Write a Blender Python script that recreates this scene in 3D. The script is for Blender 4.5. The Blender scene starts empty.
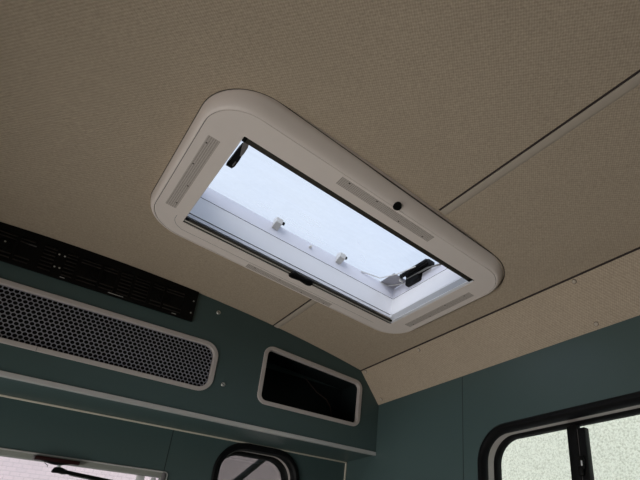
import bpy, bmesh, math, random
from mathutils import Vector, Matrix
random.seed(7)
sc = bpy.context.scene
COL = sc.collection
OZ = 1.2                      # camera height above the van floor; the z values below are measured from the eye
PI = math.pi

# ------------------------------------------------------------------ materials
def srgb(r, g, b):
    f = lambda c: (c/255/12.92) if c/255 <= .04045 else ((c/255+.055)/1.055)**2.4
    return (f(r), f(g), f(b), 1)

def mat(name, col, rough=.5, metal=0., spec=.5, noise=None, bump=None, coat=0):
    m = bpy.data.materials.new(name); m.use_nodes = True
    nt = m.node_tree; b = nt.nodes['Principled BSDF']
    b.inputs['Base Color'].default_value = col
    b.inputs['Roughness'].default_value = rough
    b.inputs['Metallic'].default_value = metal
    b.inputs['Specular IOR Level'].default_value = spec
    b.inputs['Coat Weight'].default_value = coat
    tc = nt.nodes.new('ShaderNodeTexCoord')
    if noise:                                     # (scale, amount)
        n = nt.nodes.new('ShaderNodeTexNoise'); n.inputs['Scale'].default_value = noise[0]
        n.inputs['Detail'].default_value = 5
        nt.links.new(tc.outputs['Object'], n.inputs['Vector'])
        mr = nt.nodes.new('ShaderNodeMapRange')
        mr.inputs['To Min'].default_value = 1-noise[1]; mr.inputs['To Max'].default_value = 1+noise[1]
        nt.links.new(n.outputs['Fac'], mr.inputs['Value'])
        mx = nt.nodes.new('ShaderNodeVectorMath'); mx.operation = 'SCALE'
        mx.inputs[0].default_value = col[:3]
        nt.links.new(mr.outputs['Result'], mx.inputs['Scale'])
        nt.links.new(mx.outputs['Vector'], b.inputs['Base Color'])
    if bump:                                      # (scale, strength, distance)
        n = nt.nodes.new('ShaderNodeTexNoise'); n.inputs['Scale'].default_value = bump[0]
        n.inputs['Detail'].default_value = 3
        nt.links.new(tc.outputs['Object'], n.inputs['Vector'])
        bp = nt.nodes.new('ShaderNodeBump'); bp.inputs['Strength'].default_value = bump[1]
        bp.inputs['Distance'].default_value = bump[2]
        nt.links.new(n.outputs['Fac'], bp.inputs['Height']); nt.links.new(bp.outputs['Normal'], b.inputs['Normal'])
    return m

def fabric_mat():
    """woven lining cloth: fine diagonal cords, broken up by the cross threads"""
    m = bpy.data.materials.new('woven_lining'); m.use_nodes = True
    nt = m.node_tree; N = nt.nodes; L = nt.links; b = N['Principled BSDF']
    b.inputs['Roughness'].default_value = .9; b.inputs['Specular IOR Level'].default_value = .15
    tc = N.new('ShaderNodeTexCoord')
    mp = N.new('ShaderNodeMapping'); mp.inputs['Rotation'].default_value = (0, 0, math.radians(-38))
    L.new(tc.outputs['Object'], mp.inputs['Vector'])
    w1 = N.new('ShaderNodeTexWave'); w1.inputs['Scale'].default_value = 48
    w1.inputs['Distortion'].default_value = 2.2; w1.inputs['Detail'].default_value = 2; w1.inputs['Detail Scale'].default_value = 3
    w1.bands_direction = 'X'
    w2 = N.new('ShaderNodeTexWave'); w2.bands_direction = 'Y'; w2.inputs['Scale'].default_value = 62
    w2.inputs['Distortion'].default_value = 2.0; w2.inputs['Detail'].default_value = 2; w2.inputs['Detail Scale'].default_value = 4
    nz = N.new('ShaderNodeTexNoise'); nz.inputs['Scale'].default_value = 170; nz.inputs['Detail'].default_value = 2
    big = N.new('ShaderNodeTexNoise'); big.inputs['Scale'].default_value = 5; big.inputs['Detail'].default_value = 3
    for w in (w1, w2): L.new(mp.outputs['Vector'], w.inputs['Vector'])
    L.new(tc.outputs['Object'], nz.inputs['Vector']); L.new(tc.outputs['Object'], big.inputs['Vector'])
    def math_(op, a, c):
        n = N.new('ShaderNodeMath'); n.operation = op
        for i, v in enumerate((a, c)):
            if isinstance(v, (int, float)): n.inputs[i].default_value = v
            else: L.new(v, n.inputs[i])
        return n.outputs[0]
    h = math_('ADD', math_('MULTIPLY', w1.outputs['Fac'], .38), math_('MULTIPLY', w2.outputs['Fac'], .30))
    h = math_('ADD', h, math_('MULTIPLY', nz.outputs['Fac'], 1.1))
    sh = math_('ADD', math_('MULTIPLY', h, .46), .56)
    sh = math_('ADD', sh, math_('MULTIPLY', math_('SUBTRACT', big.outputs['Fac'], .5), .10))
    vm = N.new('ShaderNodeVectorMath'); vm.operation = 'SCALE'; vm.inputs[0].default_value = FABRIC[:3]
    L.new(sh, vm.inputs['Scale']); L.new(vm.outputs['Vector'], b.inputs['Base Color'])
    bp = N.new('ShaderNodeBump'); bp.inputs['Strength'].default_value = .45; bp.inputs['Distance'].default_value = .0012
    L.new(h, bp.inputs['Height']); L.new(bp.outputs['Normal'], b.inputs['Normal'])
    return m

def brick_mat():
    m = bpy.data.materials.new('pale_brick'); m.use_nodes = True
    nt = m.node_tree; b = nt.nodes['Principled BSDF']; b.inputs['Roughness'].default_value = .9
    tc = nt.nodes.new('ShaderNodeTexCoord')
    mp = nt.nodes.new('ShaderNodeMapping'); mp.inputs['Rotation'].default_value = (PI/2, 0, 0)
    br = nt.nodes.new('ShaderNodeTexBrick'); br.inputs['Scale'].default_value = 5.5
    br.inputs['Color1'].default_value = (.86, .70, .76, 1); br.inputs['Color2'].default_value = (.80, .66, .72, 1)
    br.inputs['Mortar'].default_value = (.62, .51, .56, 1); br.inputs['Mortar Size'].default_value = .012
    nt.links.new(tc.outputs['Object'], mp.inputs['Vector']); nt.links.new(mp.outputs['Vector'], br.inputs['Vector'])
    nt.links.new(br.outputs['Color'], b.inputs['Base Color'])
    return m

def render_mat():
    m = bpy.data.materials.new('pebbledash'); m.use_nodes = True
    nt = m.node_tree; N = nt.nodes; b = N['Principled BSDF']; b.inputs['Roughness'].default_value = .95
    tc = N.new('ShaderNodeTexCoord')
    v = N.new('ShaderNodeTexNoise'); v.inputs['Scale'].default_value = 50; v.inputs['Detail'].default_value = 5
    v.inputs['Roughness'].default_value = .65
    nt.links.new(tc.outputs['Object'], v.inputs['Vector'])
    rp = N.new('ShaderNodeValToRGB'); rp.color_ramp.elements[0].position = .33; rp.color_ramp.elements[0].color = (.60, .62, .49, 1)
    rp.color_ramp.elements[1].position = .56; rp.color_ramp.elements[1].color = (.93, .95, .82, 1)
    nt.links.new(v.outputs['Fac'], rp.inputs['Fac']); nt.links.new(rp.outputs['Color'], b.inputs['Base Color'])
    bp = N.new('ShaderNodeBump'); bp.inputs['Strength'].default_value = .8; bp.inputs['Distance'].default_value = .006
    nt.links.new(v.outputs['Fac'], bp.inputs['Height']); nt.links.new(bp.outputs['Normal'], b.inputs['Normal'])
    return m

def glass_mat(name, tint, gloss=.06):
    m = bpy.data.materials.new(name); m.use_nodes = True
    nt = m.node_tree; nt.nodes.clear()
    o = nt.nodes.new('ShaderNodeOutputMaterial'); mx = nt.nodes.new('ShaderNodeMixShader')
    t = nt.nodes.new('ShaderNodeBsdfTransparent'); t.inputs['Color'].default_value = tint
    g = nt.nodes.new('ShaderNodeBsdfGlossy'); g.inputs['Roughness'].default_value = .02
    mx.inputs['Fac'].default_value = gloss
    nt.links.new(t.outputs[0], mx.inputs[1]); nt.links.new(g.outputs[0], mx.inputs[2]); nt.links.new(mx.outputs[0], o.inputs['Surface'])
    return m

def acrylic_mat():
    """milky, slightly scuffed acrylic dome"""
    m = bpy.data.materials.new('milky_acrylic'); m.use_nodes = True
    nt = m.node_tree; N = nt.nodes; L = nt.links; N.clear()
    o = N.new('ShaderNodeOutputMaterial')
    t = N.new('ShaderNodeBsdfTransparent'); t.inputs['Color'].default_value = (.93, .96, 1, 1)
    tl = N.new('ShaderNodeBsdfTranslucent'); tl.inputs['Color'].default_value = (.78, .84, .92, 1)
    g = N.new('ShaderNodeBsdfGlossy'); g.inputs['Roughness'].default_value = .08
    tc = N.new('ShaderNodeTexCoord')
    mp = N.new('ShaderNodeMapping'); mp.inputs['Scale'].default_value = (2, 9, 2); mp.inputs['Rotation'].default_value = (0, 0, .5)
    n = N.new('ShaderNodeTexNoise'); n.inputs['Scale'].default_value = 2.2; n.inputs['Detail'].default_value = 6; n.inputs['Distortion'].default_value = .6
    L.new(tc.outputs['Object'], mp.inputs['Vector']); L.new(mp.outputs['Vector'], n.inputs['Vector'])
    mr = N.new('ShaderNodeMapRange'); mr.inputs['To Min'].default_value = .1; mr.inputs['To Max'].default_value = .62
    L.new(n.outputs['Fac'], mr.inputs['Value'])
    a = N.new('ShaderNodeMixShader'); L.new(mr.outputs['Result'], a.inputs['Fac']); L.new(t.outputs[0], a.inputs[1]); L.new(tl.outputs[0], a.inputs[2])
    b = N.new('ShaderNodeMixShader'); b.inputs['Fac'].default_value = .05; L.new(a.outputs[0], b.inputs[1]); L.new(g.outputs[0], b.inputs[2])
    L.new(b.outputs[0], o.inputs['Surface'])
    return m

def vent_mat():
    """perforated strip: tiny punched slots in the plastic"""
    m = bpy.data.materials.new('perforated_plastic'); m.use_nodes = True
    nt = m.node_tree; N = nt.nodes; L = nt.links; b = N['Principled BSDF']; b.inputs['Roughness'].default_value = .6
    tc = N.new('ShaderNodeTexCoord')
    br = N.new('ShaderNodeTexBrick'); br.inputs['Scale'].default_value = 62; br.offset = 0
    br.inputs['Brick Width'].default_value = .34; br.inputs['Row Height'].default_value = .28
    br.inputs['Mortar Size'].default_value = .07
    br.inputs['Color1'].default_value = (.20, .17, .15, 1); br.inputs['Color2'].default_value = (.30, .26, .24, 1)
    br.inputs['Mortar'].default_value = (.56, .50, .46, 1)
    L.new(tc.outputs['Object'], br.inputs['Vector']); L.new(br.outputs['Color'], b.inputs['Base Color'])
    return m

FABRIC = (.437, .358, .272, 1)
M = {}
M['fabric'] = fabric_mat()
M['tan'] = mat('smooth_tan_trim', (.47, .40, .33, 1), .55, noise=(40, .03))
M['gap'] = mat('dark_joint', (.035, .025, .022, 1), .9, noise=(60, .1))
M['teal'] = mat('teal_board', (.054, .087, .086, 1), .38, spec=.5, noise=(3, .06), bump=(180, .03, .0006))
M['tealdark'] = mat('teal_board_cabinet', (.054, .087, .086, 1), .5, spec=.3, noise=(3, .06), bump=(180, .03, .0006))
M['lining'] = mat('shaded_lining', (.012, .019, .020, 1), .7, spec=.2, noise=(3, .06))  # teal darkened, the shade of the unlit cubby is put into the colour
M['seam'] = mat('board_joint', (.006, .010, .010, 1), .8, noise=(50, .1))
M['frame'] = mat('warm_white_plastic', (.78, .70, .655, 1), .45, noise=(30, .02), bump=(400, .02, .0003))
M['trimgrey'] = mat('pale_grey_trim', (.46, .42, .40, 1), .5, noise=(30, .04))
M['cream'] = mat('cream_bead', (.62, .58, .48, 1), .5, noise=(30, .04))
M['alu'] = mat('brushed_aluminium', (.62, .61, .60, 1), .4, .5, noise=(20, .05))
M['screw'] = mat('nickel_screw', (.55, .55, .52, 1), .35, .8, noise=(90, .1))
M['mesh'] = mat('grey_metal_mesh', (.26, .26, .295, 1), .55, .2, noise=(60, .05))
M['contactshade'] = mat('brown_contact_shade', (.07, .058, .048, 1), .9, noise=(60, .1))
M['gap2'] = mat('brown_cover_ring', (.10, .078, .06, 1), .9, noise=(60, .1))
M['black'] = mat('black_plastic', (.003, .003, .003, 1), .5, spec=.15, noise=(60, .1))
M['vblack'] = mat('matt_black_plastic', (.003, .0028, .0026, 1), .6, spec=.12, noise=(60, .1))
M['rubber'] = mat('black_rubber', (.003, .003, .0035, 1), .45, spec=.2, noise=(60, .1))
M['olive'] = mat('dark_bronze_bar', (.035, .031, .025, 1), .75, spec=.2, noise=(40, .05))
M['white'] = mat('white_liner', (.80, .81, .86, 1), .35, noise=(12, .02))
M['whitel'] = mat('lid_frame_plastic', (.72, .73, .82, 1), .3, noise=(12, .02))
M['railgrey'] = mat('grey_guide', (.17, .17, .165, 1), .6, noise=(20, .04))
M['railcover'] = mat('mid_grey_rail', (.36, .36, .365, 1), .45, noise=(20, .04))
M['silver'] = mat('silver_strip', (.60, .57, .52, 1), .35, .3, noise=(30, .04))
M['clip'] = mat('translucent_white_clip', (.66, .66, .66, 1), .4, noise=(30, .03))
M['label'] = mat('grey_film', (.30, .30, .34, 1), .3, noise=(90, .25))
M['vent'] = vent_mat()
M['wframe'] = mat('grey_green_window_frame', (.22, .23, .205, 1), .5, noise=(20, .06))
M['wline'] = mat('silver_insert', (.40, .36, .34, 1), .45, .1, noise=(25, .05))
M['red'] = mat('dark_red_plastic', (.016, .002, .002, 1), .5, spec=.2, noise=(30, .1))
M['brick'] = brick_mat(); M['render'] = render_mat()
M['glass'] = glass_mat('clear_glass', (.95, .97, .95, 1))
M['tint'] = glass_mat('grey_tinted_glass', (.45, .46, .44, 1))
M['acrylic'] = acrylic_mat()
M['floor'] = mat('vinyl_floor', (.42, .38, .33, 1), .5, noise=(6, .1))
M['ground'] = mat('concrete_ground', (.45, .45, .44, 1), .9, noise=(3, .15))
M['slat'] = mat('dark_brown_slat', (.022, .019, .018, 1), .5, noise=(60, .1))
M['wire'] = mat('brown_cable', (.06, .03, .022, 1), .6, noise=(30, .1))
M['bar'] = mat('dark_grey_bar', (.15, .14, .14, 1), .6, noise=(30, .1))

# ------------------------------------------------------------------ builders
def link(o, parent=None):
    COL.objects.link(o)
    if parent is not None: o.parent = parent
    return o

def empty(name, loc, rot=(0, 0, 0)):
    o = bpy.data.objects.new(name, None); o.empty_display_size = .05
    o.location = (loc[0], loc[1], loc[2]+OZ); o.rotation_euler = rot
    return link(o)

def tag(o, label=None, cat=None, group=None, kind=None):
    if label: o['label'] = label
    if cat: o['category'] = cat
    if group: o['group'] = group
    if kind: o['kind'] = kind
    return o

def finish(name, bm, m, parent=None, local=False, smooth=True, angle=35):
    """bm is in eye-based world coordinates (or in the parent's own frame when local)"""
    bmesh.ops.remove_doubles(bm, verts=bm.verts, dist=1e-6)
    bmesh.ops.recalc_face_normals(bm, faces=bm.faces)
    org = Vector((0, 0, 0))
    if not local:
        if parent is not None:
            org = Vector(parent.location) - Vector((0, 0, OZ))
        else:
            zs = [v.co.z for v in bm.verts]; xs = [v.co.x for v in bm.verts]; ys = [v.co.y for v in bm.verts]
            org = Vector(((min(xs)+max(xs))/2, (min(ys)+max(ys))/2, min(zs)))
        for v in bm.verts: v.co -= org
    me = bpy.data.meshes.new(name)
    if smooth:
        for f in bm.faces: f.smooth = True
        for e in bm.edges:
            if len(e.link_faces) == 2 and e.calc_face_angle(0) > math.radians(angle): e.smooth = False
    bm.to_mesh(me); bm.free()
    for mm in (m if isinstance(m, (list, tuple)) else [m]): me.materials.append(mm)
    o = bpy.data.objects.new(name, me); link(o, parent)
    if not local and parent is None: o.location = org + Vector((0, 0, OZ))
    return o

def add_box(bm, lo, hi, bev=0., seg=2, rot=None):
    c = [(a+b)/2 for a, b in zip(lo, hi)]; s = [abs(b-a) for a, b in zip(lo, hi)]
    r = bmesh.ops.create_cube(bm, size=1)
    vs = r['verts']
    bmesh.ops.scale(bm, vec=s, verts=vs)
    if rot is not None: bmesh.ops.transform(bm, matrix=rot, verts=vs)
    bmesh.ops.translate(bm, vec=c, verts=vs)
    if bev > 0:
        es = list({e for v in vs for e in v.link_edges})
        bmesh.ops.bevel(bm, geom=es, offset=bev, segments=seg, affect='EDGES', profile=.5)
    return bm

def box(name, lo, hi, m, parent=None, bev=0., local=False, seg=2):
    return finish(name, add_box(bmesh.new(), lo, hi, bev, seg), m, parent, local)

def add_tube(bm, pts, r, n=10, cap=True):
    pts = [Vector(p) for p in pts]; rings = []
    for i, p in enumerate(pts):
        d = (pts[min(i+1, len(pts)-1)] - pts[max(i-1, 0)]).normalized()
        up = Vector((0, 0, 1)) if abs(d.z) < .9 else Vector((1, 0, 0))
        a = d.cross(up).normalized(); b = d.cross(a)
        rr = r[i] if isinstance(r, (list, tuple)) else r
        rings.append([bm.verts.new(p + a*math.cos(2*PI*k/n)*rr + b*math.sin(2*PI*k/n)*rr) for k in range(n)])
    for A, B in zip(rings, rings[1:]):
        for k in range(n): bm.faces.new((A[k], A[(k+1) % n], B[(k+1) % n], B[k]))
    if cap: bm.faces.new(rings[0]); bm.faces.new(rings[-1])
    return bm

def rrect(hx, hy, r, n=10, cx=0, cy=0):
    out = []
    for sx, sy, a0 in ((1, 1, 0), (-1, 1, PI/2), (-1, -1, PI), (1, -1, 3*PI/2)):
        for k in range(n+1):
            a = a0 + PI/2*k/n
            out.append((cx + sx*(hx-r) + r*math.cos(a), cy + sy*(hy-r) + r*math.sin(a)))
    return out

def rpoly(pts, rs, n=8):
    """polygon with rounded corners (pts in order)"""
    out = []; N_ = len(pts)
    for i in range(N_):
        p = Vector(pts[i]); a = Vector(pts[i-1])-p; b = Vector(pts[(i+1) % N_])-p
        r = rs[i] if isinstance(rs, (list, tuple)) else rs
        a.normalize(); b.normalize()
        if r <= 1e-6: out.append(tuple(p)); continue
        half = a.angle(b)/2; d = r/math.tan(half)
        c = p + (a+b).normalized()*(r/math.sin(half))
        s = p+a*d-c; e = p+b*d-c
        ang = s.angle_signed(e) if hasattr(s, 'angle_signed') else 0
        a0 = math.atan2(s.y, s.x); a1 = math.atan2(e.y, e.x)
        da = (a1-a0+PI) % (2*PI) - PI
        for k in range(n+1):
            t = a0+da*k/n; out.append((c.x+r*math.cos(t), c.y+r*math.sin(t)))
    return out

def offset_poly(pts, d):
    """inward offset (d>0) of a smooth closed convex loop"""
    N_ = len(pts); area = sum(pts[i][0]*pts[(i+1) % N_][1]-pts[(i+1) % N_][0]*pts[i][1] for i in range(N_))
    s = 1 if area > 0 else -1; out = []
    for i in range(N_):
        a = Vector(pts[i-1]); b = Vector(pts[(i+1) % N_]); t = (b-a)
        if t.length < 1e-9: out.append(pts[i]); continue
        t.normalize(); out.append((pts[i][0] - t.y*d*s, pts[i][1] + t.x*d*s))
    return out

def loft(bm, loops, close=False, cap=False, mats=None):
    """loops: lists of 3D points, equal length"""
    R = [[bm.verts.new(p) for p in l] for l in loops]
    n = len(R[0]); pairs = list(zip(R, R[1:])) + ([(R[-1], R[0])] if close else [])
    for j, (A, B) in enumerate(pairs):
        for k in range(n):
            f = bm.faces.new((A[k], A[(k+1) % n], B[(k+1) % n], B[k]))
            if mats: f.material_index = mats[j]
    if cap: bm.faces.new(R[0]); bm.faces.new(list(reversed(R[-1])))
    return bm

def plate_bm(outer, holes, th, fmap):
    """flat plate with holes; fmap(a, b, d) -> 3D with d in 0..th"""
    cu = bpy.data.curves.new('tmp', 'CURVE'); cu.dimensions = '2D'; cu.fill_mode = 'BOTH'; cu.extrude = th/2
    for lp in [outer]+holes:
        s = cu.splines.new('POLY'); s.points.add(len(lp)-1); s.use_cyclic_u = True
        for i, p in enumerate(lp): s.points[i].co = (p[0], p[1], 0, 1)
    o = bpy.data.objects.new('tmp', cu); COL.objects.link(o)
    dg = bpy.context.evaluated_depsgraph_get()
    me = bpy.data.meshes.new_from_object(o.evaluated_get(dg))
    bm = bmesh.new(); bm.from_mesh(me)
    for v in bm.verts: v.co = Vector(fmap(v.co.x, v.co.y, v.co.z+th/2))
    bpy.data.objects.remove(o); bpy.data.curves.remove(cu); bpy.data.meshes.remove(me)
    return bm

XZ = lambda y: (lambda a, b, d: (a, y+d, b))        # plate in the cross wall, growing forward
YZ = lambda x: (lambda a, b, d: (x+d, a, b))        # plate in the side wall, growing outward

def screw_bm(bm, c, n, r=.004, h=.0025):
    """pan head screw with a slot, at c, pointing along n"""
    n = Vector(n).normalized(); up = Vector((0, 0, 1)) if abs(n.z) < .9 else Vector((1, 0, 0))
    a = n.cross(up).normalized(); b = n.cross(a); c = Vector(c); loops = []
    for rr, hh in ((r, 0), (r, h*.5), (r*.85, h*.85), (r*.45, h), (r*.4, h*.75), (.0001, h*.7)):
        loops.append([c + a*rr*math.cos(2*PI*k/16)+b*rr*math.sin(2*PI*k/16)+n*hh for k in range(16)])
    loft(bm, loops)
    return bm

# ------------------------------------------------------------------ numbers shared by the shell
XR, XL = 1.398, -1.096            # side walls
YF = 1.885                        # face of the overhead cabinet
YW = 2.125                        # cross wall under the cabinet
YB = -2.3
XC = .151                         # crown of the roof
FLOOR = -OZ
def zc(x): return 1 - .0875*(x-XC)**2
CX0, CX1 = 1.278, XC-(1.278-XC)   # where the roof lining ends and the cornices start

# ------------------------------------------------------------------ roof light frame numbers
RX, RY = .6655, 1.1887
TILT = .07263
RC = math.sqrt(1+TILT*TILT)
RZ = .975 - TILT*RX
rot_r = (0, math.atan(TILT), 0)

# ------------------------------------------------------------------ ceiling with its opening
hx0, hx1, hy0, hy1 = RX-.425, RX+.425, RY-.238, RY+.238
bm = bmesh.new()
xs = sorted(set([XL-.03 + (XR-XL+.06)*i/50 for i in range(51)] + [hx0, hx1]))
ys = sorted(set([YB + (2.14-YB)*i/24 for i in range(25)] + [hy0, hy1]))
V = {}
for i, x in enumerate(xs):
    for j, y in enumerate(ys):
        for k in (0, 1): V[i, j, k] = bm.verts.new((x, y, zc(x) + .02*k))
hole = lambda i, j: xs[i] >= hx0-1e-6 and xs[i+1] <= hx1+1e-6 and ys[j] >= hy0-1e-6 and ys[j+1] <= hy1+1e-6
for i in range(len(xs)-1):
    for j in range(len(ys)-1):
        if hole(i, j): continue
        for k in (0, 1): bm.faces.new((V[i, j, k], V[i+1, j, k], V[i+1, j+1, k], V[i, j+1, k]))
bmesh.ops.remove_doubles(bm, verts=bm.verts, dist=1e-6)
be = [e for e in bm.edges if len(e.link_faces) == 1]
bot = {}
for e in be:
    a, b = e.verts
    mz = (a.co.z+b.co.z)/2 - (zc(a.co.x)+zc(b.co.x))/2
    if mz < .01:
        t = []
        for v in (a, b): t.append(next(w for w in bm.verts if (w.co-Vector((v.co.x, v.co.y, v.co.z+.02))).length < 1e-4))
        bm.faces.new((a, b, t[1], t[0]))
ceiling = tag(finish('ceiling', bm, M['fabric']), kind='structure')

# cover strip over the lining joint (runs along the van) and the dark shadow gap beside it
def along(x0, x1, y0, y1, z0f, h, m, name, kind='structure', parent=None):
    b = bmesh.new(); n = 8
    sec = [(x0, z0f(x0)+.001), (x0, z0f(x0)-h), (x0+(x1-x0)*.12, z0f(x0)-h-.0004), (x1-(x1-x0)*.3, z0f(x1)-h), (x1, z0f(x1)-.0002), (x1, z0f(x1)+.001)]
    loft(b, [[(px, y0+(y1-y0)*i/n, pz) for px, pz in sec] for i in range(n+1)], cap=True)
    return tag(finish(name, b, m, parent), kind=kind)
for k, (y0, y1) in enumerate(((YB, RY-.345), (RY+.345, YF))):
    along(.8040, .8285, y0, y1, zc, .0028, M['tan'], 'trim_%d' % (k+1))
    along(.7978, .8040, y0, y1, zc, .0012, M['gap'], 'trim_%d' % (k+3))

# ------------------------------------------------------------------ cornice boards (sloping lining above the side walls)
def cornice(name, sgn, y0, y1):
    mir = lambda x: x if sgn > 0 else 2*XC-x
    b = bmesh.new()
    p0, p1 = Vector((1.2815, .8865)), Vector((1.3975, .7415))
    d = (p1-p0).normalized(); nrm = Vector((-d.y, d.x))   # outward
    if nrm.y < 0: nrm = -nrm
    sec = [p0, p0+d*.002-nrm*.0015, p1-d*.004-nrm*.0015, p1-d*.0005-nrm*.0002, p1+nrm*.010, p0+nrm*.010]
    loft(b, [[(mir(p.x), y, p.y) for p in sec] for y in [y0+(y1-y0)*i/12 for i in range(13)]], cap=True)
    o = tag(finish(name, b, M['fabric']), kind='structure')
    b = bmesh.new()
    s2 = [p0-Vector((.0055, -.0010)), p0-Vector((.0005, .0016)), p0+d*.003+nrm*.004, p0-Vector((.0055, -.006))]
    loft(b, [[(mir(p.x), y, p.y) for p in s2] for y in (y0, y1)], cap=True)
    q = finish('joint_backing', b, M['gap'], o); return o, d, nrm
def reparent_fix(o, child):      # keep the child where it was built when its parent is not at the origin
    pass
cor, cd, cn = cornice('trim_5', 1, YB, YF)
corl, _, _ = cornice('trim_6', -1, YB, YF)
for nm, (x, y, z) in (('a', (1.2885, 1.856, .8778)), ('b', (1.3825, 1.846, .7603)), ('c', (1.2915, 1.478, .874)), ('d', (1.2890, .7255, .8771)), ('e', (1.3850, .7215, .7572))):
    b = bmesh.new(); n = Vector((-cn.x, 0, -cn.y))
    p = Vector((1.2815, 0, .8865)); dv = Vector((cd.x, 0, cd.y)); q = Vector((x, 0, z)) - p
    c = p + dv*q.dot(dv) + n*.0014; c.y = y
    screw_bm(b, c, n, .0066, .0042)
    sc_ = finish('screw_cover', b, M['tan'], cor)
    b = bmesh.new(); screw_bm(b, c, n, .0082, .0009)  # darker brown ring round the screw cover
    rim = finish('cover_rim', b, M['gap2'], sc_, local=True); rim.location = -(cor.location - Vector((0, 0, OZ)))

# ------------------------------------------------------------------ side walls, floor, rear wall
def wall_plate(name, outer, holes, th, fm, m):
    return tag(finish(name, plate_bm(outer, holes, th, fm), m, smooth=False), kind='structure')
# right window opening: a long slider with rounded corners
WY0, WY1, WZ0, WZ1 = .05, 1.2514, -.06, .505
win_r = rpoly([(WY0, WZ0), (WY1, WZ0), (WY1, WZ1), (WY0, WZ1)], .125, 12)
hole_r = offset_poly(win_r, .012)
wall_plate('wall_right', [(YB, FLOOR), (YW, FLOOR), (YW, .874), (YB, .874)], [hole_r], .03, YZ(XR), M['teal'])
# vertical board joint at y=1.328
b = bmesh.new(); add_box(b, (XR-.0006, 1.3268, FLOOR), (XR+.002, 1.3292, .745))
tag(finish('trim_7', b, M['seam'], smooth=False), kind='structure')
fill_opening = [(.05, -1.15), (1.65, -1.15), (1.65, .10), (.05, .10)]  # unseen opening, added and kept low to let light in from below
wall_plate('wall_left', [(YB, FLOOR), (YW, FLOOR), (YW, .874), (YB, .874)], [fill_opening], .03, YZ(XL-.03), M['teal'])
wall_plate('wall_back', [(XL, FLOOR), (XR, FLOOR), (XR, .868)]+[(CX0-(CX0-CX1)*i/20, zc(CX0-(CX0-CX1)*i/20)+.01) for i in range(21)]+[(XL, .868)],
           [], .03, XZ(YB-.03), M['teal'])
tag(box('floor', (XL-.03, YB-.03, FLOOR-.03), (XR+.03, YW+.03, FLOOR), M['floor']), kind='structure')

# ------------------------------------------------------------------ cross wall below the cabinet with its two windows
W3 = dict(x0=-.86, x1=.574, z0=-.35, z1=.3265)
win3 = rpoly([(W3['x0'], W3['z0']), (W3['x1'], W3['z0']), (W3['x1'], W3['z1']), (W3['x0'], W3['z1'])], .012, 4)
OV = dict(x0=.7468, x1=1.1465, z0=-.12, z1=.4975)
win2 = rpoly([(OV['x0'], OV['z0']), (OV['x1'], OV['z0']), (OV['x1'], OV['z1']), (OV['x0'], OV['z1'])], .135, 12)
wall_plate('wall_front', [(XL, FLOOR), (XR, FLOOR), (XR, .868)]+[(CX0-(CX0-CX1)*i/20, zc(CX0-(CX0-CX1)*i/20)+.01) for i in range(21)]+[(XL, .868)],
           [offset_poly(win3, .006), offset_poly(win2, .012)], .03, XZ(YW), M['teal'])
b = bmesh.new(); add_box(b, (.5575, YW-.0006, FLOOR), (.5595, YW+.001, .499))
tag(finish('trim_8', b, M['seam'], smooth=False), kind='structure')
# cream beads: under the cabinet and down the corner
b = bmesh.new(); add_box(b, (XL, YW-.007, .492), (XR-.002, YW, .4985), .0018)
tag(finish('trim_9', b, M['cream']), kind='structure')
b = bmesh.new(); add_box(b, (XR-.009, YW-.009, FLOOR), (XR-.001, YW-.001, .4925), .002)
tag(finish('trim_10', b, M['cream']), kind='structure')

# ------------------------------------------------------------------ rubber sealed windows
def ringwin(name, loop, fm, prof, parent_loc=None):
    """prof: (inward offset, depth outward) pairs"""
    b = bmesh.new()
    loft(b, [[fm(p[0], p[1], d) for p in offset_poly(loop, o)] for o, d in prof], close=False)
    return b
w1 = tag(empty('window_1', (XR, .65, -.06)), kind='structure')
fm = YZ(XR)
o = finish('window_seal', ringwin('s', win_r, fm, [(-.001, .004), (-.002, -.004), (.004, -.010), (.016, -.010), (.022, -.004), (.029, .010), (.030, .018)]), M['rubber'], w1)
o = finish('silver_insert', ringwin('s', win_r, fm, [(.030, .018), (.0275, .021), (.0265, .045), (.0275, .054)]), M['wline'], w1)
o = finish('window_frame', ringwin('s', win_r, fm, [(.0275, .052), (.030, .054), (.036, .060), (.0386, .074), (.0386, .082), (.020, .082)]), M['black'], w1)
gl = offset_poly(win_r, .036)
finish('pane', plate_bm(gl, [], .003, YZ(XR+.078)), M['glass'], w1, smooth=False)
# slider mullions (black) with a thin bright edge and a latch; depth .045-.07 beyond the wall
def yzbox(y0, y1, z0, z1, x0, x1, m, name, par, bev=.002): return box(name, (XR+x0, y0, z0), (XR+x1, y1, z1), m, par, bev)
yzbox(.873, .908, -.03, .468, .050, .077, M['black'], 'mullion', w1)
yzbox(.841, .867, -.03, .452, .046, .072, M['black'], 'mullion', w1)
yzbox(.8665, .8735, .36, .4525, .055, .062, M['bar'], 'mullion_edge', w1, .0008)
yzbox(.8665, .8735, -.03, .318, .055, .062, M['bar'], 'mullion_edge', w1, .0008)
b = bmesh.new(); add_box(b, (XR+.034, .850, .318), (XR+.048, .868, .362), .004); add_box(b, (XR+.030, .855, .300), (XR+.046, .872, .330), .003)
lt = finish('latch', b, M['vblack'], w1)
box('latch_pin', (XR+.0305, .8535, .329), (XR+.034, .8575, .345), M['clip'], w1, .001)

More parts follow.
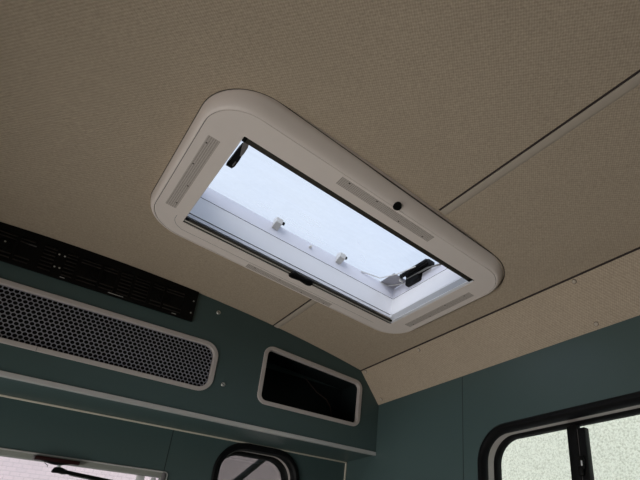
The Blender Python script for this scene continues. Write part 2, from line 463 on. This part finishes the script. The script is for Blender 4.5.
w2 = tag(empty('window_2', (.945, YW, -.12)), kind='structure')
fm = XZ(YW)
finish('window_seal', ringwin('s', win2, fm, [(-.001, .004), (-.002, -.004), (.004, -.010), (.018, -.010), (.026, -.004), (.030, .012), (.031, .022)]), M['rubber'], w2)
finish('silver_insert', ringwin('s', win2, fm, [(.031, .022), (.029, .025), (.0285, .038), (.030, .044)]), M['wline'], w2)
finish('window_frame', ringwin('s', win2, fm, [(.030, .043), (.034, .046), (.040, .060), (.043, .080), (.043, .088), (.02, .088)]), M['black'], w2)
finish('pane', plate_bm(offset_poly(win2, .040), [], .003, XZ(YW+.084)), M['tint'], w2, smooth=False)

w3 = tag(empty('window_3', (-.14, YW, -.35)), kind='structure')
finish('window_frame', ringwin('s', win3, fm, [(-.002, .003), (-.002, -.003), (.001, -.004), (.004, -.002), (.006, .000), (.019, .002), (.021, .006), (.021, .030), (.014, .032)]), M['wframe'], w3)
finish('frame_bead', ringwin('s', win3, fm, [(-.0015, -.003), (-.0005, -.0058), (.0025, -.0058), (.0035, -.003)]), M['alu'], w3)
finish('pane', plate_bm(offset_poly(win3, .018), [], .003, XZ(YW+.030)), M['glass'], w3, smooth=False)
b = bmesh.new(); add_box(b, (.553, YW-.009, .24), (.566, YW-.002, .3225), .002)
finish('corner_bracket', b, M['bar'], w3)
b = bmesh.new(); add_box(b, (.470, YW+.012, .272), (.500, YW+.024, .304), .004); add_box(b, (.522, YW+.008, .262), (.540, YW+.02, .302), .004)
finish('frame_clip', b, M['clip'], w3)

# ------------------------------------------------------------------ high-level brake light and wiper
bl = empty('brake_light', (.2015, YW-.012, .3045))
tag(bl, 'long dark red brake light along the top of the wide window at lower left', 'light')
b = bmesh.new(); add_box(b, (.137, YW-.030, .3035), (.270, YW-.004, .3165), .002); finish('housing', b, M['red'], bl)
b = bmesh.new(); add_box(b, (.1315, YW-.031, .3030), (.137, YW-.004, .3168), .0015); finish('end_cap', b, M['bar'], bl)
b = bmesh.new(); loft(b, [[(x, y, z) for x, z in ((.160, .3035), (.245, .3035), (.225, .2985), (.205, .2955), (.188, .2965))] for y in (YW-.028, YW-.010)], cap=True)
finish('mounting_wedge', b, M['vblack'], bl)
b = bmesh.new(); add_tube(b, [(.168, YW-.012, .303), (.172, YW-.010, .297), (.180, YW-.012, .292), (.181, YW-.012, .286)], .0011, 6); finish('wire', b, M['vblack'], bl)
wp = empty('wiper_arm', (.2215, 2.215, .29))
tag(wp, 'black wiper arm outside the wide window, hanging below the red brake light', 'wiper')
b = bmesh.new(); add_tube(b, [(.2215, 2.158, .308), (.2215, 2.20, .308)], .006, 12); add_tube(b, [(.2215, 2.185, .315), (.2215, 2.185, .300)], [.005, .006], 12); finish('spindle', b, M['alu'], wp)
b = bmesh.new(); loft(b, [[(x, y, z) for y, z in ((2.187, z0+h), (2.207, z0+h), (2.210, z0), (2.207, z0-h), (2.187, z0-h), (2.184, z0))] for x, z0, h in ((.206, .2865, .004), (.210, .290, .009), (.226, .292, .010), (.240, .2885, .009), (.252, .287, .006))], cap=True)
finish('arm_head', b, M['vblack'], wp)
b = bmesh.new(); loft(b, [[(x, y, z) for y, z in ((2.190, z0+.006), (2.204, z0+.006), (2.204, z0-.006), (2.190, z0-.006))] for x, z0 in ((.245, .2882), (.40, .2755), (.60, .253))], cap=True)
finish('arm', b, M['vblack'], wp)
b = bmesh.new(); loft(b, [[(x, y, z) for y, z in ((2.198, z0+.003), (2.206, z0+.003), (2.206, z0-.003), (2.198, z0-.003))] for x, z0 in ((.262, .2815), (.40, .2690), (.62, .246))], cap=True)
finish('blade', b, M['bar'], wp)

# ------------------------------------------------------------------ overhead cabinet
cab = empty('overhead_cabinet', (.15, YF, .499))
tag(cab, 'teal overhead cabinet across the end wall with a dark open cubby at its right end', 'cabinet')
mesh_loop = rpoly([(-.62, .5975), (.5955, .5975), (.5955, .8025), (-.62, .8025)], .058, 10)
cub_loop = rpoly([(.7805, .6075), (1.2925, .6075), (1.2925, .8310), (.7805, .8690)], [.040, .040, .042, .042], 10)
cub_in = offset_poly(cub_loop, .017)
mesh_in = offset_poly(mesh_loop, .014)
face_out = [(XL, .5005), (XR-.0015, .5005), (XR-.0015, .742)]
face_out += [(1.2815, .8865)] + [(CX0-(CX0-CX1)*i/30, zc(CX0-(CX0-CX1)*i/30)-.0005) for i in range(31)] + [(XL, .742)]
finish('face_panel', plate_bm(face_out, [offset_poly(cub_loop, .012), offset_poly(mesh_loop, .010)], .015, XZ(YF)), M['tealdark'], cab, smooth=False)
box('bottom_panel', (XL, YF+.001, .499), (XR-.001, YW, .511), M['teal'], cab)
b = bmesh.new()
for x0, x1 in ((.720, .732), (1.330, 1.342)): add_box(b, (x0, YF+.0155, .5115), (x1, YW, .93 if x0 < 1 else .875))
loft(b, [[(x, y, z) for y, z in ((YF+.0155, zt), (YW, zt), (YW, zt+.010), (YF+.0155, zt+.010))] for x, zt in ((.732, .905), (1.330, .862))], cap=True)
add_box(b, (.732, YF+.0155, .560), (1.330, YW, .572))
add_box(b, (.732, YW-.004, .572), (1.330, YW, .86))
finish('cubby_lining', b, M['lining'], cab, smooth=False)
# aluminium lipping along the lower front edge
b = bmesh.new()
sec = [(YF-.0005, .5135), (YF-.0035, .5132), (YF-.0045, .5122), (YF-.0045, .4992), (YF-.0037, .4975), (YF+.012, .4975), (YF+.012, .4990), (YF-.0005, .4992)]
loft(b, [[(x, y, z) for y, z in sec] for x in (XL, XR-.002)], cap=True)
finish('edge_rail', b, M['alu'], cab)
# raised trim round the cubby
def raised_ring(loop, w, h, depth, y):
    b = bmesh.new()
    fm_ = XZ(y)
    prof = [(0, 0), (0, -h*.7), (.0015, -h), (w-.0015, -h), (w, -h*.7), (w, depth)]
    loft(b, [[fm_(p[0], p[1], d) for p in offset_poly(loop, o)] for o, d in prof]); return b
finish('cubby_trim', raised_ring(cub_loop, .017, .005, .015, YF), M['trimgrey'], cab)
b = bmesh.new(); add_tube(b, [(1.10, YW-.02, .86), (1.17, YW-.03, .80), (1.215, YW-.05, .77), (1.235, YW-.06, .735), (1.26, YW-.04, .70)], .003, 6)
wr = finish('cable', b, M['wire'])
tag(wr, 'thin brown cable hanging inside the dark open cubby', 'cable')
for c in ((.5605, YF, .9366), (.6365, YF, .6460)):
    b = bmesh.new(); screw_bm(b, c, (0, -1, 0), .0085, .0035)
    s = finish('screw', b, M['screw'], cab)
    s['label'] = 'nickel screw head'
    b = bmesh.new()
    add_box(b, (c[0]-.0062, YF-.0038, c[2]-.0008), (c[0]+.0062, YF-.0032, c[2]+.0008), rot=Matrix.Rotation(.6, 4, 'Y'))
    t = finish('screw_slot', b, M['seam'], s, local=True)
    t.location = Vector((-cab.location.x, -cab.location.y, -(cab.location.z-OZ)))

# ------------------------------------------------------------------ perforated panel in the cabinet
sp = empty('speaker_grille', (0, YF, .5975))
tag(sp, 'long grey honeycomb mesh grille with pale rounded frame set in the teal cabinet', 'grille')
finish('grille_frame', raised_ring(mesh_loop, .0165, .005, .014, YF), M['trimgrey'], sp)
b = bmesh.new(); pitch = .0152; R_ = pitch*.43; y0 = YF+.008; rowh = pitch*.866
cx_, cz_, hxm, hzm = (-.62+.5955)/2, .70, .62-.0122+.001, .1025-.006
def inside(x, z, g=.004):
    qx = max(abs(x-cx_)-(hxm-.05), 0); qz = max(abs(z-cz_)-(hzm-.05), 0)
    return math.hypot(qx, qz) < .05+g
hexr = pitch/math.sqrt(3)
for r in range(-8, 9):
    for c in range(-44, 44):
        x = cx_ + (c + .5*(r % 2))*pitch; z = cz_ + r*rowh
        if x < -.42 or not inside(x, z): continue
        H, I, J = [], [], []
        for k in range(12):
            a = PI/6 + 2*PI*k/12
            rad = hexr if k % 2 == 0 else pitch/2
            H.append(bm_v := b.verts.new((x+rad*math.cos(a), y0, z+rad*math.sin(a))))
            I.append(b.verts.new((x+R_*math.cos(a), y0, z+R_*math.sin(a))))
            J.append(b.verts.new((x+R_*math.cos(a), y0+.0015, z+R_*math.sin(a))))
        for k in range(12):
            k2 = (k+1) % 12
            b.faces.new((H[k], H[k2], I[k2], I[k])); b.faces.new((I[k], I[k2], J[k2], J[k]))
finish('mesh_sheet', b, M['mesh'], sp, smooth=False)
b = bmesh.new(); add_box(b, (.0300, YF-.0054, .5972), (.0309, YF-.0040, .6135)); finish('frame_joint', b, M['seam'], sp)
box('cavity_shade_sheet', (-.66, YF+.050, .58), (.62, YF+.056, .82), M['vblack'], sp)  # black sheet stands in for the shade of the cavity behind the mesh

# ------------------------------------------------------------------ black louvred vent above it
vt = empty('air_vent', (0, YF, .86))
tag(vt, 'long black plastic louvred vent between the mesh grille and the roof lining', 'vent')
b = bmesh.new()
VX0, VX1, VZ0, VZ1 = -.62, .4665, .8597, .9855
outer = [(VX0, VZ0), (VX1, VZ0)] + [(VX1-(VX1-VX0)*i/16, zc(VX1-(VX1-VX0)*i/16)-.0008) for i in range(17)]
wins = []
mods = [(-.30, -.255, 's'), (-.245, -.205, 's'), (-.19, -.125, 'c'), (-.117, -.075, 'c'), (-.05, -.012, 's'), (.018, .052, 's'), (.062, .125, 'c'), (.133, .180, 'c'),
        (.190, .230, 's'), (.240, .291, 's'), (.303, .343, 'c'), (.351, .418, 'c')]
ci = [[(x0, .872), (x1, .872), (x1, .966), (x0, .966)] for x0, x1, _ in mods]
finish('vent_body', plate_bm(outer, ci, .008, XZ(YF-.0085)), M['vblack'], vt, smooth=False)
box('vent_back', (VX0+.01, YF-.0012, VZ0+.004), (VX1-.01, YF-.0004, VZ1-.008), M['black'], vt)
for x0, x1, kind in mods:
    rows = [.878, .892, .906, .920, .934, .948, .960] if kind == 's' else [.878, .892, .948, .960]
    for z in rows:
        if z == .878 or (kind == 'c' and z == .948): b = bmesh.new()
        add_box(b, (x0+.001, YF-.0075, z-.0030), (x1-.001, YF-.0055, z+.0026), rot=Matrix.Rotation(-.5, 4, 'X'))
        add_box(b, (x0+.001, YF-.0110, z-.0042), (x1-.001, YF-.0095, z-.0030))
        if z == rows[-1] or (kind == 'c' and z == .892): finish('louvre_bank', b, M['slat'], vt, smooth=False)
for xc in (-.155, .122, .347):
    for rr in (.030, .018):
        b = bmesh.new()
        pts = [(xc+rr*math.cos(2*PI*k/20), YF-.006, .920+rr*.8*math.sin(2*PI*k/20)) for k in range(21)]
        add_tube(b, pts, .0014, 5)
        finish('fan_ring', b, M['vblack'], vt)
for x, z in ((-.1512, .9274), (-.0045, .9464), (.0121, .9459), (-.0052, .8972), (.0093, .8978), (.4551, .9442), (.4545, .8925)):
    b = bmesh.new(); screw_bm(b, (x, YF-.0086, z), (0, -1, 0), .0028, .0015); finish('screw', b, M['screw'], vt)
for x, w in ((.026, .014), (.1925, .050), (.3957, .016)):
    b = bmesh.new(); add_box(b, (x-w/2, YF-.0098, .8660), (x+w/2, YF-.0084, .8680), .0005); finish('metal_clip', b, M['alu'], vt)
b = bmesh.new(); add_box(b, (-.092, YF-.0098, .9435), (-.070, YF-.0084, .9475), .0005); finish('metal_clip', b, M['bar'], vt)

# ------------------------------------------------------------------ ROOF LIGHT (own tilted frame: u, v in the face plane, w up)
rl = empty('rooflight', (RX, RY, RZ), rot_r)
tag(rl, 'large warm-white framed roof skylight with milky dome fitted in the beige ceiling', 'skylight')
HU, HV = .4106, .2248
def rr3(hu, hv, r, w, n=14, c=0): return [(p[0], p[1], w) for p in rrect(hu, hv, r, n, c)]
b = bmesh.new()
IN = [(HU, HV, .0035, .0035), (HU-.0002, HV-.0002, .0035, .0008), (HU+.0006, HV+.0006, .0045, 0)]
face = [(.4985, .2990, .102, 0), (.4992, .2997, .1027, .0012)]
loft(b, [rr3(HU+.013, HV+.010, .01, .012, c=.003), rr3(HU+.013, HV+.010, .01, .0035, c=.003)] + [rr3(l[0]+.003, *l[1:], c=.003) for l in IN] + [rr3(*l) for l in face])
rf = finish('inner_frame', b, M['frame'], rl, local=True)
b = bmesh.new()
side = [(.5004, .3009, .104, .005), (.5004, .3009, .104, .0002), (.5016, .3021, .105, -.0004), (.5055, .3060, .108, .0008), (.5092, .3112, .113, .0045),
        (.5125, .3180, .118, .0110), (.5150, .3250, .124, .0200), (.5170, .3315, .129, .0300), (.5185, .3365, .134, .0380), (.5190, .3385, .136, .075)]
loft(b, [rr3(*l) for l in side])
finish('outer_surround', b, M['frame'], rl, local=True)
# contact shadow drawn as a dark ring where the surround meets the lining
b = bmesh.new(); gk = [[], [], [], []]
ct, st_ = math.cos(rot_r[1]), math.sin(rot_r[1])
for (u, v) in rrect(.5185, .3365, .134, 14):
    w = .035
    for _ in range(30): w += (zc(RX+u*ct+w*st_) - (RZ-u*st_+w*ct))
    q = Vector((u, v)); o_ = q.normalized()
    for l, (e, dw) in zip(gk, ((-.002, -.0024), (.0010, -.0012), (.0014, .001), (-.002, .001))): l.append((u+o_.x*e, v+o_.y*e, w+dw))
loft(b, gk, close=True); finish('contact_shadow', b, M['contactshade'], rl, local=True)
# shadow gap between the two mouldings
b = bmesh.new()
loft(b, [rr3(.4970, .2975, .1005, .006), rr3(.5005, .3010, .104, .006)])
finish('frame_joint', b, M['gap'], rl, local=True)
# moulded line near the far edge of the inner frame
b = bmesh.new()
pts = []
for k in range(9):
    a = PI - PI/2*k/8 
    pts.append((-.3705+.045*math.cos(a)-.019, .2190+.045*math.sin(a), -.0001))
pts = [(-.4345, .205, -.0001)] + pts + [(.36, .264, -.0001)]
for p, q in zip(pts, pts[1:]):
    d = (Vector(q)-Vector(p)).normalized(); n = Vector((-d.y, d.x, 0))*.0005
    vs = [b.verts.new(Vector(p)+n), b.verts.new(Vector(q)+n), b.verts.new(Vector(q)-n), b.verts.new(Vector(p)-n)]
    b.faces.new(vs); ws = [b.verts.new(v.co+Vector((0, 0, -.0002))) for v in vs]; b.faces.new(ws)
    for k in range(4): b.faces.new((vs[k], vs[(k+1) % 4], ws[(k+1) % 4], ws[k]))
finish('moulding_line', b, M['railgrey'], rl, local=True)
# ventilation strips (four), each a slightly sunk perforated panel
def U(x): return (x-RX)*RC
for (x0, x1, y0, y1) in ((.1885, .2190, 1.0250, 1.3640), (.503, .834, .8985, .9300), (.497, .838, 1.4630, 1.4880), (1.1170, 1.1440, 1.0250, 1.3680)):
    b = bmesh.new(); u0, u1, v0, v1 = U(x0), U(x1), y0-RY, y1-RY
    loft(b, [[(u0, v0, w), (u1, v0, w), (u1, v1, w), (u0, v1, w)] for w in (.0005, -.0006)], cap=True)
    g = finish('vent_strip', b, M['vent'], rl, local=True, smooth=False)
    g['label'] = 'fine perforated ventilation strip'
    lng = (u1-u0) > (v1-v0)
    for f in (.08, .36, .64, .92):
        b = bmesh.new()
        cu_, cv_ = (u0+(u1-u0)*f, v0+(v1-v0)*(.2 if f < .5 else .8)) if lng else (u0+(u1-u0)*(.2 if f < .5 else .8), v0+(v1-v0)*f)
        add_box(b, (cu_-.002, cv_-.002, -.0011), (cu_+.002, cv_+.002, -.0004), .0003)
        finish('fixing_pin', b, M['gap'], g, local=True)
# round black push button on the near rolled edge
b = bmesh.new()
c = Vector((U(.6750), -.3075, .0015)); n = Vector((0, -.30, -1)).normalized(); a = Vector((1, 0, 0)); d = n.cross(a)
loft(b, [[c + a*r*math.cos(2*PI*k/24)+d*r*math.sin(2*PI*k/24)+n*h for k in range(24)] for r, h in ((.0125, -.006), (.0125, .001), (.0115, .0026), (.0085, .0028), (.0080, .0012), (.0040, .0010), (.0001, .0016))])
finish('push_button', b, M['black'], rl, local=True)
# liner (the white tunnel)
def liner(name, prof, m):
    b = bmesh.new(); loft(b, [rr3(hu, hv, .006, w, 3) for hu, hv, w in prof]); return finish(name, b, m, rl, local=True)
liner('guide_channel', [(HU+.004, HV+.004, .006), (HU+.016, HV+.016, .006), (HU+.016, HV+.016, .035)], M['railgrey'])
liner('liner', [(HU+.016, HV+.016, .034), (HU+.010, HV+.010, .036), (HU+.009, HV+.010, .0490), (HU+.0105, HV+.0115, .0492), (HU+.0105, HV+.0115, .0502), (HU+.009, HV+.010, .0504), (HU+.013, HV+.012, .100), (HU+.010, HV+.009, .1235)], M['white'])
liner('liner_seal', [(HU+.010, HV+.009, .1235), (HU+.014, HV+.013, .1236), (HU+.014, HV+.013, .1255), (HU+.010, HV+.009, .1256)], M['gap'])
liner('lid_frame', [(HU+.010, HV+.009, .1256), (HU+.009, HV+.009, .150), (HU+.012, HV+.012, .1780), (HU+.020, HV+.020, .1800), (HU+.060, HV+.060, .1800)], M['whitel'])
# thin dark line on the liner close to the blind (a seal) on far and right sides
b = bmesh.new(); add_box(b, (-HU-.009, HV+.0092, .0475), (HU+.009, HV+.0104, .0500)); finish('seal_line', b, M['gap'], rl, local=True)
# milky dome
b = bmesh.new()
loops = []
for k in range(9):
    t = k/8; s = 1-t
    loops.append(rr3(.475*(1-t**2.2)+.002, .290*(1-t**2.2)+.002, (.05*(1-t)+.002), .180+.055*math.sin(t**.8*PI/2), 5))
loft(b, loops); b.faces.new(b.verts[-len(loops[-1]):]) if False else None
bmesh.ops.contextual_create(b, geom=[e for e in b.edges if len(e.link_faces) == 1 and all(v.co.z > .23 for v in e.verts)])
finish('dome', b, M['acrylic'], rl, local=True, angle=80)
# near pull bar and far pull bar
b = bmesh.new(); add_box(b, (-HU+.010, -HV-.003, .0010), (HU-.012, -HV+.0195, .0080), .0015); finish('blind_bar', b, M['olive'], rl, local=True)
b = bmesh.new(); add_box(b, (-HU+.001, -HV-.002, .0008), (-HU+.010, -HV+.0205, .0085), .0015); finish('bar_end', b, M['black'], rl, local=True)
b = bmesh.new(); add_box(b, (HU-.014, -HV-.002, .0008), (HU-.001, -HV+.0205, .0085), .0015); finish('bar_end', b, M['black'], rl, local=True)
b = bmesh.new(); add_box(b, (-HU+.001, HV-.0070, .0030), (HU-.003, HV+.004, .0100), .001); finish('blind_slot', b, M['black'], rl, local=True)
b = bmesh.new(); add_box(b, (-HU+.002, HV-.0135, .0015), (HU-.004, HV-.0075, .0060), .001); finish('screen_bar', b, M['silver'], rl, local=True)
b = bmesh.new(); add_box(b, (-HU+.012, HV-.0240, .0020), (HU-.012, HV-.0140, .0070), .0015); finish('blind_bar', b, M['olive'], rl, local=True)
for u0, u1 in ((-HU+.001, -HU+.012), (HU-.012, HU-.003)):
    b = bmesh.new(); add_box(b, (u0, HV-.0240, .0015), (u1, HV-.0140, .0075), .0015); finish('bar_end', b, M['black'], rl, local=True)
# handle with a waist
b = bmesh.new(); hu0, hu1 = U(.625), U(.711); ts = [0, .06, .16, .28, .5, .72, .84, .94, 1]; hh = [.6, .9, 1, .85, .62, .85, 1, .9, .6]
loft(b, [[(hu0+(hu1-hu0)*t, HV-.011+y*.019*h, .001+z*.009) for y, z in ((-1, 0), (-.85, -.75), (-.3, -1), (.3, -1), (.85, -.75), (1, 0), (.7, .7), (-.7, .7))] for t, h in zip(ts, hh)], cap=True)
finish('handle', b, M['black'], rl, local=True)
# side guide rails
for s in (1,):
    b = bmesh.new()
    add_box(b, (HU-.0060, -HV+.006, .0022), (HU-.0018, HV-.012, .0050), .0008)
    add_box(b, (HU-.0008, -HV+.006, .0012), (HU+.0056, HV-.012, .0050), .0008)
    finish('guide_rail', b, M['white'], rl, local=True)
    b = bmesh.new()
    loft(b, [[(u, v, w) for u, w in ((HU-.0035, .0060), (HU+.0085, .0455), (HU+.0095, .0455), (HU+.0100, .0060))] for v in (-HV-.008, HV-.002)], cap=True)
    finish('guide_cover', b, M['railcover'], rl, local=True)
# two clips and a small stud on the lid frame
for u, w in ((U(.539), .170), (U(.808), .170)):
    b = bmesh.new()
    sec = [(0, -.018), (-.030, -.006), (-.034, .010), (-.012, .020), (0, .020)]
    loft(b, [[(u+du, HV+.008+y, w+z) for y, z in sec] for du in (-.012, .011)], cap=True)
    cl = finish('clip', b, M['clip'], rl, local=True); cl['label'] = 'small white clip with a black stub'
    b = bmesh.new(); add_tube(b, [(u+.011, HV-.012, w+.007), (u+.022, HV-.012, w+.007)], .006, 12); finish('clip_stub', b, M['black'], cl, local=True)
b = bmesh.new(); add_tube(b, [(U(.6836), HV+.010, .158), (U(.6836), HV-.002, .158)], [.006, .0045], 12); finish('stud', b, M['clip'], rl, local=True)
# latch at the near left corner
b = bmesh.new()
loft(b, [[(u0, v, w0), (u1, v, w0), (u1, v, w0+.012), (u0, v, w0+.012)] for v, u0, u1, w0 in ((-.176, -.400, -.390, .016), (-.160, -.402, -.386, .014), (-.128, -.403, -.384, .012), (-.100, -.4035, -.384, .012), (-.084, -.4035, -.387, .014))], cap=True)
lt = finish('latch', b, M['black'], rl, local=True)
b = bmesh.new(); loft(b, [[(u0, v, w0), (u1, v, w0), (u1, v, w0+.006), (u0, v, w0+.006)] for v, u0, u1, w0 in ((-.206, -.400, -.392, .013), (-.185, -.401, -.386, .011), (-.160, -.394, -.385, .011), (-.145, -.390, -.386, .0115))], cap=True)
finish('latch_lever', b, M['bar'], lt, local=True)
b = bmesh.new(); add_box(b, (-.391, -.118, .0108), (-.388, -.098, .0122), .0005)
finish('latch_rib', b, M['bar'], lt, local=True)
# opening mechanism at the right end, near the lid
SU = U(1.095); GW = .020
st = bmesh.new()
add_box(st, (SU-.052, -.010, .150+GW), (SU-.040, .150, .164+GW), .003)
for k in range(30): add_box(st, (SU-.0545, -.006+k*.0052, .151+GW), (SU-.0515, -.0035+k*.0052, .163+GW))
mech = finish('opening_rack', st, M['black'], rl, local=True); mech['label'] = 'black toothed rack of the lid opening gear'
b = bmesh.new(); add_box(b, (SU-.036, .000, .152+GW), (SU+.000, .135, .180+GW), .005); add_box(b, (SU-.030, .060, .118+GW), (SU+.008, .140, .176+GW), .006)
finish('gear_housing', b, M['black'], rl, local=True)
b = bmesh.new(); add_tube(b, [(SU-.028, .128, .146+GW), (SU-.028, .010, .142+GW), (SU-.015, -.040, .140+GW), (SU+.01, -.10, .140+GW)], .0036, 8); finish('stay_rod', b, M['railgrey'], rl, local=True)
b = bmesh.new(); add_tube(b, [(SU-.044, .158, .148+GW), (SU-.028, .158, .148+GW)], .0055, 10); finish('rod_pin', b, M['clip'], rl, local=True)
b = bmesh.new(); add_box(b, (SU-.080, .150, .176), (SU-.010, .238, .1775)); finish('film_label', b, M['label'], rl, local=True, smooth=False)
b = bmesh.new()
for pts in ([(SU-.18, .235, .174), (SU-.10, .215, .174), (SU-.07, .14, .174), (SU-.055, .05, .174)], [(SU-.088, .236, .174), (SU-.045, .232, .172), (SU-.006, .16, .172)]):
    add_tube(b, pts, .0022, 6)
finish('sealant_bead', b, M['clip'], rl, local=True)

# ------------------------------------------------------------------ outside
bw = box('brick_wall', (-6, 7.0, FLOOR-.4), (4.3, 7.25, 2.4), M['brick'])
tag(bw, 'pale pinkish brick wall outside, seen through the two end wall windows', 'wall')
pw = box('rendered_wall', (4.4, -6, FLOOR-.4), (4.65, 6.9, 2.4), M['render'])
tag(pw, 'pale rough pebbledashed wall outside the sliding side window', 'wall')
b = bmesh.new(); add_tube(b, [(.905-1.86, 2.42, FLOOR-.4), (.905, 2.42, .31), (.905+.55, 2.42, .31+.565)], .0155, 12)
dg_ = finish('raking_pole', b, M['bar'])
tag(dg_, 'dark diagonal pole outside the small round-cornered end window', 'pole')
tag(box('ground', (-14, -14, FLOOR-.45), (14, 14, FLOOR-.40), M['ground']), kind='structure')

# ------------------------------------------------------------------ light
w = bpy.data.worlds.new('sky'); sc.world = w; w.use_nodes = True
nt = w.node_tree; bg = nt.nodes['Background']
tc = nt.nodes.new('ShaderNodeTexCoord'); n = nt.nodes.new('ShaderNodeTexNoise'); n.inputs['Scale'].default_value = 1.6; n.inputs['Detail'].default_value = 4
rp = nt.nodes.new('ShaderNodeValToRGB')
rp.color_ramp.elements[0].position = .35; rp.color_ramp.elements[0].color = (.66, .76, .97, 1)
rp.color_ramp.elements[1].position = .65; rp.color_ramp.elements[1].color = (.84, .91, 1.0, 1)
nt.links.new(tc.outputs['Generated'], n.inputs['Vector']); nt.links.new(n.outputs['Fac'], rp.inputs['Fac']); nt.links.new(rp.outputs['Color'], bg.inputs['Color'])
bg.inputs['Strength'].default_value = .95

def area(name, loc, target, sx, sy, power, col):
    l = bpy.data.lights.new(name, 'AREA'); l.shape = 'RECTANGLE'; l.size = sx; l.size_y = sy; l.energy = power; l.color = col
    o = bpy.data.objects.new(name, l); link(o); o.location = (loc[0], loc[1], loc[2]+OZ)
    o.rotation_euler = (Vector(target)-Vector(loc)).to_track_quat('-Z', 'Y').to_euler()
    return o
area('low_fill_light', (XL-.10, .85, -.55), (XL+1, .85, -1.15), 1.55, 1.2, 38, (1, .97, .93))  # added fill lamp outside the unseen opening, aimed low at the floor


sl = bpy.data.lights.new('hazy_sun', 'SUN'); sl.energy = 2.2; sl.angle = math.radians(35); sl.color = (1, .95, .88)
so = bpy.data.objects.new('hazy_sun', sl); link(so); so.location = (-3, -3, 6)
so.rotation_euler = Vector((.62, .62, -.48)).to_track_quat('-Z', 'Y').to_euler()

# ------------------------------------------------------------------ camera
cam = bpy.data.cameras.new('camera'); co = bpy.data.objects.new('camera', cam); link(co)
F_ = 502.6558
cam.sensor_fit = 'HORIZONTAL'; cam.sensor_width = 36; cam.lens = F_/640*36
cam.shift_x = -(402.16426-320)/640; cam.shift_y = (339.56189-240)/640
Wm = [[0.7648208980527853, 0.3006211026562601, 0.5698034279812618], [-0.6430243641515108, 0.30183708601318615, 0.7038565483206198], [0.03960632536613318, -0.9047216843560268, 0.4241580045765124]]
m4 = Matrix(((Wm[0][0], -Wm[0][1], -Wm[0][2], 0), (Wm[1][0], -Wm[1][1], -Wm[1][2], 0), (Wm[2][0], -Wm[2][1], -Wm[2][2], OZ), (0, 0, 0, 1)))
co.matrix_world = m4
cam.clip_start = .01
sc.camera = co
sc.view_settings.view_transform = 'Standard'; sc.view_settings.look = 'None'; sc.view_settings.gamma = 1
sc.view_settings.exposure = 0; sc.view_settings.use_curve_mapping = False
sc.cycles.use_denoising = True
sc.cycles.max_bounces = 10; sc.cycles.transparent_max_bounces = 12; sc.cycles.diffuse_bounces = 6
